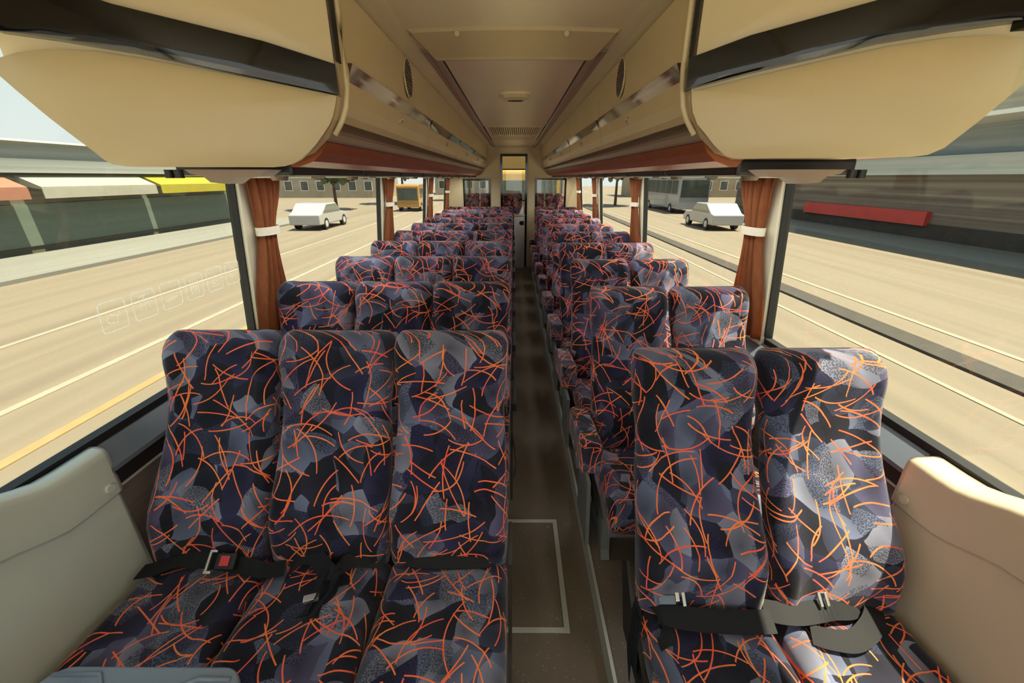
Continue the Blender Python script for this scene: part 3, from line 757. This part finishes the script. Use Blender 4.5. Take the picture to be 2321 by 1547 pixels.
f += [(3, 2, 1, 0), tuple(range(4*n, 4*n+4))]
mesh_obj('seat_belt', v, f, M['belt'], t)
t = front[('r', 0, 'right_aisle')]
ribbon('seat_belt', loc(t, [((.400, .905, .50), (0, 1, .2)), ((.418, .87, .51), (.3, 1, .1)), ((.430, .835, .498), (.3, .9, -.1)), ((.425, .79, .488), (.9, .2, .1)), ((.425, .765, .486), (.9, .4, 0))]), M['belt'], t, .055)
ribbon('seat_belt', loc(t, [((.415, .85, .507), (.1, 1, .3)), ((.47, .835, .506), (-.05, 1, .4)), ((.54, .828, .504), (-.05, 1, .4)), ((.61, .825, .502), (0, 1, .4)), ((.68, .825, .500), (0, 1, .4)), ((.745, .83, .497), (.1, 1, .3))]), M['belt'], t, .062)
ribbon('belt_tail', loc(t, [((.385, .90, .47), (0, 1, .2)), ((.365, .86, .45), (0, 1, .2)), ((.352, .82, .40), (0, 1, .1)), ((.352, .80, .33), (0, 1, 0))]), M['belt'], t, .07)
R_ = Matrix.Translation(((.452-t.location.x)/t.scale.x, .868-t.location.y, .532)) @ Matrix.Rotation(math.radians(40), 4, 'X')
bm = bmesh.new(); add_box(bm, (-.03, -.012, -.008), (.022, .012, .006), .005, 2, R_); bk = finish('buckle', bm, M['tray'], t)
bm = bmesh.new(); add_box(bm, (.022, -.004, -.003), (.034, .03, .006), .002, 2, R_); add_box(bm, (.022, .024, -.003), (.048, .032, .006), .002, 2, R_); add_box(bm, (.042, -.016, -.003), (.052, .030, .006), .002, 2, R_)
finish('tongue', bm, M['steel'], bk)
t = front[('r', 0, 'window')]
ribbon('seat_belt', loc(t, [((.735, .865, .497), (.1, 1, .3)), ((.78, .85, .503), (.1, 1, .3)), ((.83, .845, .507), (.2, 1, .3)), ((.88, .85, .512), (.2, 1, .4)), ((.93, .86, .512), (.1, .9, .6)), ((.975, .865, .506), (-.2, .9, .5)), ((1.01, .88, .500), (-.5, .8, .4))]), M['belt'], t, .062)
ribbon('seat_belt', loc(t, [((.835, .80, .489), (.4, 1, .2)), ((.87, .785, .492), (.2, 1, .2)), ((.93, .775, .497), (.1, 1, .2)), ((.99, .80, .503), (-.3, 1, .2)), ((1.04, .84, .503), (-.5, .9, .2)), ((1.06, .875, .498), (-.8, .7, .1))]), M['belt'], t, .058)
R_ = Matrix.Translation(((.90-t.location.x)/t.scale.x, .868-t.location.y, .538)) @ Matrix.Rotation(math.radians(40), 4, 'X')
bm = bmesh.new(); add_box(bm, (-.012, -.02, -.004), (-.004, .02, .004), .002, 2, R_); add_box(bm, (-.012, .014, -.004), (.014, .02, .004), .002, 2, R_); add_box(bm, (.008, -.018, -.004), (.016, .018, .004), .002, 2, R_); finish('tongue', bm, M['steel'], t)

# ---------------------------------------------------------------- moulded side panels beside the front row
def side_panel(s, xin, yend, m, nm, label):
    """swept along y: profile top height varies; inner face towards the seats"""
    t = empty(nm, (0, 0, 0)); tag(t, label, 'side panel')
    xo = wx(s, ZS)-s*.004
    ys = [-.9, -.2, .2, .45, .60, .70, .74, .78, .82, .86, .90, .95, yend-.02, yend]
    def top(y):   # the ledge steps up towards the viewer
        return .915+.065*(1-smoothstep(.70, .93, y))
    bm = bmesh.new(); R = []
    for y in ys:
        zt = top(y); z_in = zt-.012
        q = .0 if y < yend-.01 else .008
        pts = [(xo, zt+.0), (xo-s*.02, zt+.001), (xin+s*.022, zt-.001), (xin+s*.010, zt-.005), (xin+s*.003, zt-.014), (xin, zt-.03), (xin-s*.001, zt-.10), (xin-s*.002, zt-.158), (xin+s*.003, zt-.164), (xin+s*.012, zt-.168), (xin+s*.010, zt-.175), (xin+s*.004, .45), (xin-s*.0, .10), (xo, .10)]
        R.append([bm.verts.new((x+s*q, y+(-.0 if z > .3 else 0), z-q*.6)) for x, z in pts])
    n = len(R[0])
    for a, b in zip(R, R[1:]):
        for i in range(n): bm.faces.new((a[i], a[(i+1) % n], b[(i+1) % n], b[i]))
    bm.faces.new(R[0]); bm.faces.new(R[-1][::-1])
    o = finish('panel_body', bm, m, t, smooth=True); md = o.modifiers.new('w', 'WEIGHTED_NORMAL'); md.weight = 100
    cylinder('screw_cover', (xin+s*.004, yend-.045, .79), (xin-s*.009, yend-.045, .79), .013, m, t, seg=20)
    return t
side_panel(-1, -1.245, 1.075, M['grey_cream'], 'side_panel', 'pale grey-green moulded side panel beside the left front window seat')
side_panel(1, 1.165, 1.04, M['warm_panel'], 'side_panel', 'cream moulded side panel beside the right front window seat, its ledge brightly sunlit')

# ---------------------------------------------------------------- curtains
def curtain(s, yc, side, k):
    t = empty('curtain', (0, 0, 0)); tag(t, f'rust brown tied curtain by the {side} windows, {ordw[k]} from the front', 'curtain', f'curtains along the {side} windows')
    nz, ny = 26, 56; v = []; z0, z1 = ZS+.01, 1.704
    tz = 1.44
    for j in range(nz+1):
        q = j/nz; z = z0+(z1-z0)*q
        if z < tz: a = smoothstep(0, 1, (tz-z)/(tz-z0)); c = .10+.0*a; hw = .070+.095*a**1.0
        else: a = smoothstep(0, 1, (z-tz)/(z1-tz)); c = .10+.03*a; hw = .070+.070*a
        dep = .012+.016*(1-abs(a-.5))
        for i in range(ny+1):
            u = i/ny*2-1; y = yc+c+hw*u
            fold = math.cos(u*PI*5.5+.5*math.sin(q*4))*dep*.6+math.cos(u*PI*13)*.003
            x = wx(s, z)-s*(.042+.02*(1-u*u))+fold*-s
            v.append((x, y, z))
    f = [(j*(ny+1)+i, j*(ny+1)+i+1, (j+1)*(ny+1)+i+1, (j+1)*(ny+1)+i) for j in range(nz) for i in range(ny)]
    o = mesh_obj('cloth', v, f, M['curtain'], t, smooth=True)
    md = o.modifiers.new('thick', 'SOLIDIFY'); md.thickness = .0025
    X_ = wx(s, tz)-s*.05
    rr = [Vector((X_+.036*math.cos(2*PI*i/28), yc+.10+.080*math.sin(2*PI*i/28), tz-.0)) for i in range(28)]
    vv = []; ff = []
    for p in rr:
        c_ = Vector((X_, yc+.10, tz)); d_ = (p-c_).normalized()*.004
        vv += [p+Vector((0, 0, .019)), p+Vector((0, 0, -.019)), p+d_+Vector((0, 0, -.019)), p+d_+Vector((0, 0, .019))]
    for i in range(28):
        for k2 in range(4): ff.append((4*i+k2, 4*i+(k2+1) % 4, 4*((i+1) % 28)+(k2+1) % 4, 4*((i+1) % 28)+k2))
    mesh_obj('tie_band', vv, ff, M['tie'], t, smooth=False)
for s, side in ((-1, 'left'), (1, 'right')):
    for k, py in enumerate(PY): curtain(s, py-.035 if k < 3 else py-.22-.1, side, k)

# ---------------------------------------------------------------- floor hatch
h = empty('floor_hatch', (0, 1.125, 0)); tag(h, 'floor access hatch with a light metal frame, in the aisle beside the front row', 'hatch')
x0, x1, y0, y1, b_ = -.095, .225, 0, .59, .022
for lo, hi in (((x0, y0, .0005), (x1, y0+b_, .006)), ((x0, y1-b_, .0005), (x1, y1, .006)), ((x1-b_, y0+b_, .0005), (x1, y1-b_, .006)), ((x0, y0+b_, .0005), (x0+b_, y1-b_, .006))):
    box('frame_bar', lo, hi, M['metal'], h, bevel=.0015)
box('lid', (x0+b_+.002, y0+b_+.002, .0005), (x1-b_-.002, y1-b_-.002, .004), M['floor'], h)
for y in (.055, .535): cylinder('lock', (x1-.048, y, .003), (x1-.048, y, .006), .010, M['screw'], h, seg=20)

# ---------------------------------------------------------------- tray at the bottom edge, on a low modesty partition
mp_ = box('modesty_partition', (-1.2, .16, 0), (-.45, .20, .70), M['grey_cream'], bevel=.008)
tag(mp_, 'low grey partition in front of the left front row, below the tray', 'partition')
t = empty('tray_table', (-.75, .56, .72)); tag(t, 'blue-grey plastic tray table with a cup recess at the lower left corner', 'tray')
def rr_poly(x0, x1, y0, y1, r, n=8):
    p = []
    for cx_, cy_, a0 in ((x1-r, y1-r, 0), (x0+r, y1-r, 90), (x0+r, y0+r, 180), (x1-r, y0+r, 270)):
        for i in range(n+1):
            a = math.radians(a0+90*i/n); p.append((cx_+r*math.cos(a), cy_+r*math.sin(a)))
    return p
def slab(name, poly, z0, z1, m, parent, bev=.004):
    bm = bmesh.new(); lo = [bm.verts.new((x, y, z0)) for x, y in poly]; hi = [bm.verts.new((x, y, z1)) for x, y in poly]
    n = len(poly)
    for i in range(n): bm.faces.new((lo[i], lo[(i+1) % n], hi[(i+1) % n], hi[i]))
    bm.faces.new(lo[::-1]); bm.faces.new(hi)
    o = finish(name, bm, m, parent)
    if bev: md = o.modifiers.new('b', 'BEVEL'); md.width = bev; md.segments = 3; md.limit_method = 'ANGLE'
    return o
slab('tray_top', rr_poly(-.205, .205, -.26, .0, .05), .0, .02, M['tray'], t, .006)
# stepped ridge across the tray
rd = [(-.185, -.018), (-.09, -.016), (-.065, -.040), (.08, -.042), (.115, -.024), (.18, -.024)]
tube('ridge', [(x, y, .020) for x, y in rd], .0045, M['tray'], t)
tube('cup_ring', [(-.125+.045*math.cos(i*PI/16), -.085+.045*math.sin(i*PI/16), .021) for i in range(32)], .005, M['tray'], t, closed=True)
cylinder('cup_recess', (-.125, -.085, .0195), (-.125, -.085, .0215), .038, M['dark'], t, seg=32)
for x in (-.19, .19): box('arm', (x-.012, -.40, -.03), (x+.012, -.10, .0), M['legs'], t, bevel=.004)

# ---------------------------------------------------------------- stickers on the near left window
def sticker(y, z, wd, ht, icon, k):
    t = empty('window_sticker', (wx(-1, z)-(-1)*.003, y, z)); tag(t, f'white outlined pictogram sticker on the near left window, {["first","second","third","fourth","fifth","sixth"][k]} from the left', 'sticker', 'pictogram stickers on the left window')
    t.location.x = wx(-1, z)+.018-.032
    def stroke(name, pts, hw, closed=False):
        v = []; f = []; n = len(pts)
        for i in range(n):
            a = pts[(i-1) % n] if closed or i else pts[i]; b = pts[(i+1) % n] if closed or i < n-1 else pts[i]
            dy, dz = b[0]-a[0], b[1]-a[1]; L_ = math.hypot(dy, dz) or 1; ny_, nz_ = -dz/L_*hw, dy/L_*hw
            for q in (1, -1): y_, z_ = pts[i][0]+q*ny_, pts[i][1]+q*nz_; v.append((.085*z_, y_, z_))
        for i in range(n if closed else n-1): k2 = (i+1) % n; f.append((2*i, 2*i+1, 2*k2+1, 2*k2))
        mesh_obj(name, v, f, M['sticker'], t)
    stroke('outline', rr_poly(-wd/2, wd/2, -ht/2, ht/2, .012, 5), .0017, True)
    for ln_ in icon: stroke('icon', [(a*wd, b*ht) for a, b in ln_], .0017)
    t.location.x = wx(-1, z)-.012
icons = [
 [[(-.3, -.1), (-.2, -.22), (.1, -.25), (.15, -.05), (-.12, .08), (-.3, -.1)], [(.15, -.05), (.33, .05)], [(.2, .1), (.36, .0)]],
 [[(-.2, -.2), (-.15, .2)], [(0, -.25), (0, .3)], [(.2, -.2), (.15, .2)], [(-.3, .0), (.3, .05)], [(-.2, .3), (.2, .34)]],
 [[(-.35, -.15), (.3, -.1)], [(-.35, -.22), (.3, -.17)]],
 [[(-.2, -.3), (-.2, .3)], [(-.07, -.3), (-.07, .3)], [(.07, -.3), (.07, .3)], [(.2, -.3), (.2, .3)], [(-.25, 0), (.25, 0)]],
 [[(-.2, -.2), (.2, -.2), (.05, .25), (-.2, -.2)], [(-.3, -.3), (.3, -.28)]],
 [[(-.1, -.3), (-.2, 0), (-.05, .3), (.12, .2), (.05, -.1), (-.1, -.3)]]]
yy = 1.275
for k in range(6):
    sticker(yy, 1.268+.002*k, .094, .096, icons[k], k); yy += .122

# ---------------------------------------------------------------- outside
GZ = -1.2
road = st(box('ground', (-120, -60, GZ-.3), (120, 160, GZ), streak_material('road_surface', [(.30, srgb(98, 89, 75)), (.5, srgb(115, 105, 88)), (.62, srgb(107, 97, 81)), (.75, srgb(124, 115, 97))], 1, .02, .9)))
lw = mat('road_paint', srgb(142, 134, 116), .7, noise=.1, scale=5); ly = mat('yellow_road_paint', srgb(142, 120, 80), .7, noise=.1, scale=5)
kb = mat('dark_kerb', srgb(62, 58, 50), .8, noise=.2, scale=4); pv = mat('pale_pavement', srgb(118, 118, 110), .8, noise=.15, scale=2, stretch=(1, .05, 1))
def strip_(x, wd, m, label, h=.012): 
    o = box('lane_line', (x-wd/2, -40, GZ), (x+wd/2, 76, GZ+h), m); tag(o, label, 'road marking'); return o
pb = mat('sun_bounce_surface', srgb(226, 218, 200), .8, noise=.06, scale=2)
st(box('trim_90', (1.5, -30, GZ), (4.6, 60, GZ+.01), pb)); st(box('trim_91', (-4.7, -30, GZ), (-1.4, 60, GZ+.01), pb))   # unseen pale strips added to bounce sunlight up into the coach
strip_(-5.5, .16, ly, 'yellow painted lane line nearest the coach on the left')
strip_(-6.7, .14, lw, 'white painted lane line second from the coach on the left')
strip_(-9.3, .12, lw, 'thin white painted lane line far out on the left')
strip_(8.6, .14, lw, 'pale painted line beyond the dark kerb on the right')
strip_(6.4, .10, lw, 'pale painted line between coach and dark kerb on the right')
o = box('kerb', (7.2, -40, GZ), (7.75, 76, GZ+.05), kb); tag(o, 'long dark kerb strip along the road on the right', 'kerb')
o = box('pavement', (-18.7, -40, GZ), (-14.5, 32, GZ+.12), pv); tag(o, 'pale pavement along the left side of the road', 'pavement')
o = box('pavement', (16.5, -40, GZ), (19.9, 38, GZ+.12), pv); tag(o, 'grey pavement along the right side of the road', 'pavement')

# left: long low shop building with awnings and windows
def win_row(parent, x, ys, z0, z1, s, m, fm):
    pr = None
    for y, w2 in ys:
        f_ = box('window', (min(x, x+s*.06), y-w2/2, z0), (max(x, x+s*.06), y+w2/2, z1), fm, parent)
        box('pane', (min(x+s*.05, x+s*.075), y-w2/2+.08, z0+.08), (max(x+s*.05, x+s*.075), y+w2/2-.08, z1-.08), m, f_)
glass_dark = mat('dark_shop_glass', srgb(70, 78, 72), .15, noise=.3, scale=1.5, stretch=(1, .2, 1)); grn = mat('green_grey_render', srgb(98, 110, 98), .7, noise=.2, scale=1.2, stretch=(1, .04, 2))
b = empty('shop_building', (-19, 0, GZ)); tag(b, 'long low grey shop building with dark windows along the left side', 'building')
box('wall', (-6, -30, 0), (0, 34, 3.05), streak_material('shop_wall', [(.3, srgb(70, 68, 54)), (.5, srgb(88, 88, 72)), (.7, srgb(104, 112, 100))], 3, .02, 2), b)
box('fascia', (-6, -30.2, 3.05), (.25, 34.2, 4.15), streak_material('shop_fascia', [(.3, srgb(116, 122, 120)), (.5, srgb(132, 138, 134)), (.7, srgb(150, 154, 148))], 3, .02, 1.5), b)
box('cornice', (-6, -30.2, 4.15), (.45, 34.2, 4.22), M['white'], b)
prism('shopfront', [(.0, .35), (.05, .35), (.05, 1.9), (.0, 1.9)], -28, 32, grn, b)
awc = [srgb(150, 130, 78), srgb(146, 96, 76), srgb(146, 142, 126), srgb(150, 140, 22), srgb(150, 148, 134)]
awl = ['cream', 'salmon', 'off-white', 'bright yellow', 'white']
for i, (ya, yb, ci) in enumerate(((-14, -2.4, 2), (-2, 8.6, 0), (9, 16.5, 1), (17, 22.5, 4), (22.8, 29, 3))):
    a = b
    m_ = mat('awning_cloth_'+str(i), awc[ci], .7, noise=.08, scale=3)
    aw = prism('awning', [(0, 2.97), (.9, 2.55), (.9, 2.45), (0, 2.6)], ya, yb, m_, a); aw['label'] = awl[ci]+' awning'; prism('valance', [(.88, 2.5), (.92, 2.5), (.92, 2.12), (.88, 2.12)], ya, yb, m_, aw)
a0 = None
# red / yellow stripe boards
# right: station canopy and long hall
b = empty('station_hall', (20, 0, GZ)); tag(b, 'long grey-brown hall under a wide flat roof along the right side', 'building')
box('wall', (0, -34, 0), (6, 40, 3.0), streak_material('hall_wall', [(.3, srgb(92, 82, 72)), (.5, srgb(118, 106, 92)), (.7, srgb(146, 136, 120))], 3, .03, 1.5), b)
rb_ = box('hoarding', (-.25, 21, .7), (0, 30, 1.35), mat('red_hoarding', srgb(205, 70, 60), .6, noise=.1, scale=2), b); rb_['label'] = 'red hoarding'
box('fascia', (-.6, -34.2, 3.0), (6, 40.2, 3.8), streak_material('hall_fascia', [(.3, srgb(176, 184, 182)), (.6, srgb(196, 202, 198))], 3, .03, 2), b)
box('glazing_band', (-.1, -34.2, 3.8), (6, 40.2, 5.0), streak_material('hall_band', [(.3, srgb(104, 124, 138)), (.6, srgb(128, 146, 158))], 3, .03, 2, .3), b)
box('canopy_edge', (-2.5, -34.4, 5.0), (6.2, 40.4, 5.15), M['white'], b)
box('upper_wall', (-2.0, -34.3, 5.15), (6.2, 40.3, 7.4), streak_material('hall_upper', [(.3, srgb(150, 142, 122)), (.5, srgb(176, 168, 148)), (.7, srgb(200, 194, 174))], 2, .03, 1.2), b)
prism('plinth_course', [(.0, .1), (-.05, .1), (-.05, .8), (.0, .8)], -32, 38, kb, b)

# vehicles
def vehicle(name, x, y, L, W_, Hh, col, label, cat, roofk=.6, rot=0, bus=False):
    t = empty(name, (x, y, GZ+.012)); t.rotation_euler = (0, 0, rot); tag(t, label, cat)
    body = mat('paint_'+str(len(bpy.data.materials)), col, .3, coat=.5, noise=.04, scale=2)
    gl = glass_dark
    if bus:
        prof = [(-L/2, .35), (L/2, .35), (L/2, Hh*.55), (L/2-.12, Hh-.1), (L/2-.35, Hh), (-L/2+.1, Hh), (-L/2, Hh-.15)]
    else:
        prof = [(-L/2, .3), (L/2, .3), (L/2, .65), (L/2-.25, .82), (L*.22, .92), (L*.08, Hh), (-L*.25, Hh), (-L*.42, .95), (-L/2, .88)]
    v = prism('body', [(a, b_) for a, b_ in prof], -W_/2, W_/2, body, t, axis='x'); md = v.modifiers.new('b', 'BEVEL'); md.width = .06; md.segments = 2
    if bus:
        n = int(L/1.5)
        for sx_ in (-1, 1):
            for i in range(n):
                yy = -L/2+.5+i*1.5; box('window', (min(sx_*(W_/2-.01), sx_*(W_/2+.015)), yy, Hh*.5), (max(sx_*(W_/2-.01), sx_*(W_/2+.015)), yy+1.35, Hh*.85), gl, t)
        box('windscreen', (-W_/2+.12, -L/2-.015, Hh*.42), (W_/2-.12, -L/2+.02, Hh*.86), gl, t)
    else:
        for sx_ in (-1, 1):
            v = prism('window', [(L*.19, .93), (L*.07, Hh-.07), (-L*.24, Hh-.07), (-L*.37, .95)], min(sx_*(W_/2-.01), sx_*(W_/2+.012)), max(sx_*(W_/2-.01), sx_*(W_/2+.012)), gl, t, axis='x')
    for sx_ in (-1, 1):
        for sy in (-.31, .31):
            wh = cylinder('wheel', (sx_*(W_/2-.2), sy*L, .33), (sx_*(W_/2+.01), sy*L, .33), .33 if not bus else .45, M['seal'], t, seg=20)
            cylinder('hub', (sx_*(W_/2+.008), sy*L, .33), (sx_*(W_/2+.02), sy*L, .33), .19, M['metal'], wh, seg=16)
    return t
vehicle('car', -12.0, 27, 4.4, 1.8, 1.45, srgb(160, 160, 158), 'white parked car seen through the windows left of the aisle', 'car')
vehicle('car', 12.2, 27, 4.4, 1.8, 1.45, srgb(160, 160, 160), 'white car seen through the second right window', 'car')
vehicle('bus', 15.0, 42, 10, 2.5, 3.1, srgb(140, 144, 150), 'pale bus parked on the right side of the road, far ahead', 'bus', bus=True)
vehicle('bus', .6, 24, 11, 2.55, 3.2, srgb(170, 135, 50), 'yellow and white bus behind the rear window', 'bus', bus=True)
vehicle('van', -9.5, 42, 5, 2.0, 2.3, srgb(160, 118, 55), 'orange van far behind on the left', 'van', bus=True)
# trees and far buildings
leafm = mat('tree_leaves', srgb(92, 104, 58), .8, noise=.5, scale=2, bump=.5); bark = mat('tree_bark', srgb(96, 78, 60), .9, noise=.3, scale=8)
def tree(x, y, h_, r, label):
    t = empty('tree', (x, y, GZ)); tag(t, label, 'tree', 'trees beyond the road')
    cylinder('trunk', (0, 0, 0), (0, 0, h_*.6), .16, bark, t, r2=.08, seg=10)
    bm = bmesh.new(); rnd = random.Random(int(x*10+y))
    for i in range(420):
        while True:
            p = Vector((rnd.uniform(-1, 1), rnd.uniform(-1, 1), rnd.uniform(-1, 1)))
            if .3 < p.length < 1: break
        c = Vector((p.x*r, p.y*r, h_*.68+p.z*h_*.34)); s_ = r*rnd.uniform(.07, .16)
        m_ = Matrix.Translation(c) @ Matrix.Rotation(rnd.uniform(0, 6), 4, 'Z') @ Matrix.Rotation(rnd.uniform(0, 3), 4, 'X') @ Matrix.Diagonal((s_, s_*1.5, s_*.25, 1))
        bmesh.ops.create_icosphere(bm, subdivisions=1, radius=1, matrix=m_)
    finish('crown', bm, leafm, t)
for i, (x, y, h_, r, w_) in enumerate(((-17, 42, 7, 3.0, 'at the far left roadside, nearest of three'), (-13, 52, 8, 3.4, 'at the far left roadside, middle of three'), (-6, 60, 8, 3.4, 'at the far left roadside, farthest'), (4.5, 56, 9, 3.6, 'straight behind the coach'), (11, 48, 8, 3.2, 'at the far right roadside, farther one'), (19, 48, 7, 3.0, 'at the far right roadside, nearer one'))):
    tree(x, y, h_, r, f'leafy green tree {w_}')
def block(x, y, wx_, wy, hh, col, label):
    t = empty('apartment_building', (x, y, GZ)); tag(t, label, 'building')
    box('wall', (-wx_/2, -wy/2, 0), (wx_/2, wy/2, hh), mat('render_'+str(len(bpy.data.materials)), col, .8, noise=.15, scale=.8), t)
    box('roof', (-wx_/2-.3, -wy/2-.3, hh), (wx_/2+.3, wy/2+.3, hh+.3), M['rail'], t)
    for i in range(int(wx_/2.4)):
        for j in range(int(hh/3)):
            xx = -wx_/2+1.3+i*2.4; zz = 1.0+3*j
            f_ = box('window', (xx-.6, -wy/2-.04, zz), (xx+.6, -wy/2+.02, zz+1.4), M['white'], t); box('pane', (xx-.52, -wy/2-.06, zz+.08), (xx+.52, -wy/2-.03, zz+1.32), glass_dark, f_)
block(-30, 72, 20, 10, 7, srgb(160, 148, 126), 'cream building far off at the left behind the trees')
block(-2, 84, 24, 10, 6, srgb(155, 150, 138), 'pale building far behind the coach')
block(30, 74, 22, 10, 7, srgb(158, 140, 112), 'tan building far off at the right behind the trees')

# sweep the unused prototypes
for k, p in proto.items():
    if k not in used:
        for c in list(p.children): bpy.data.objects.remove(c)
        bpy.data.objects.remove(p)
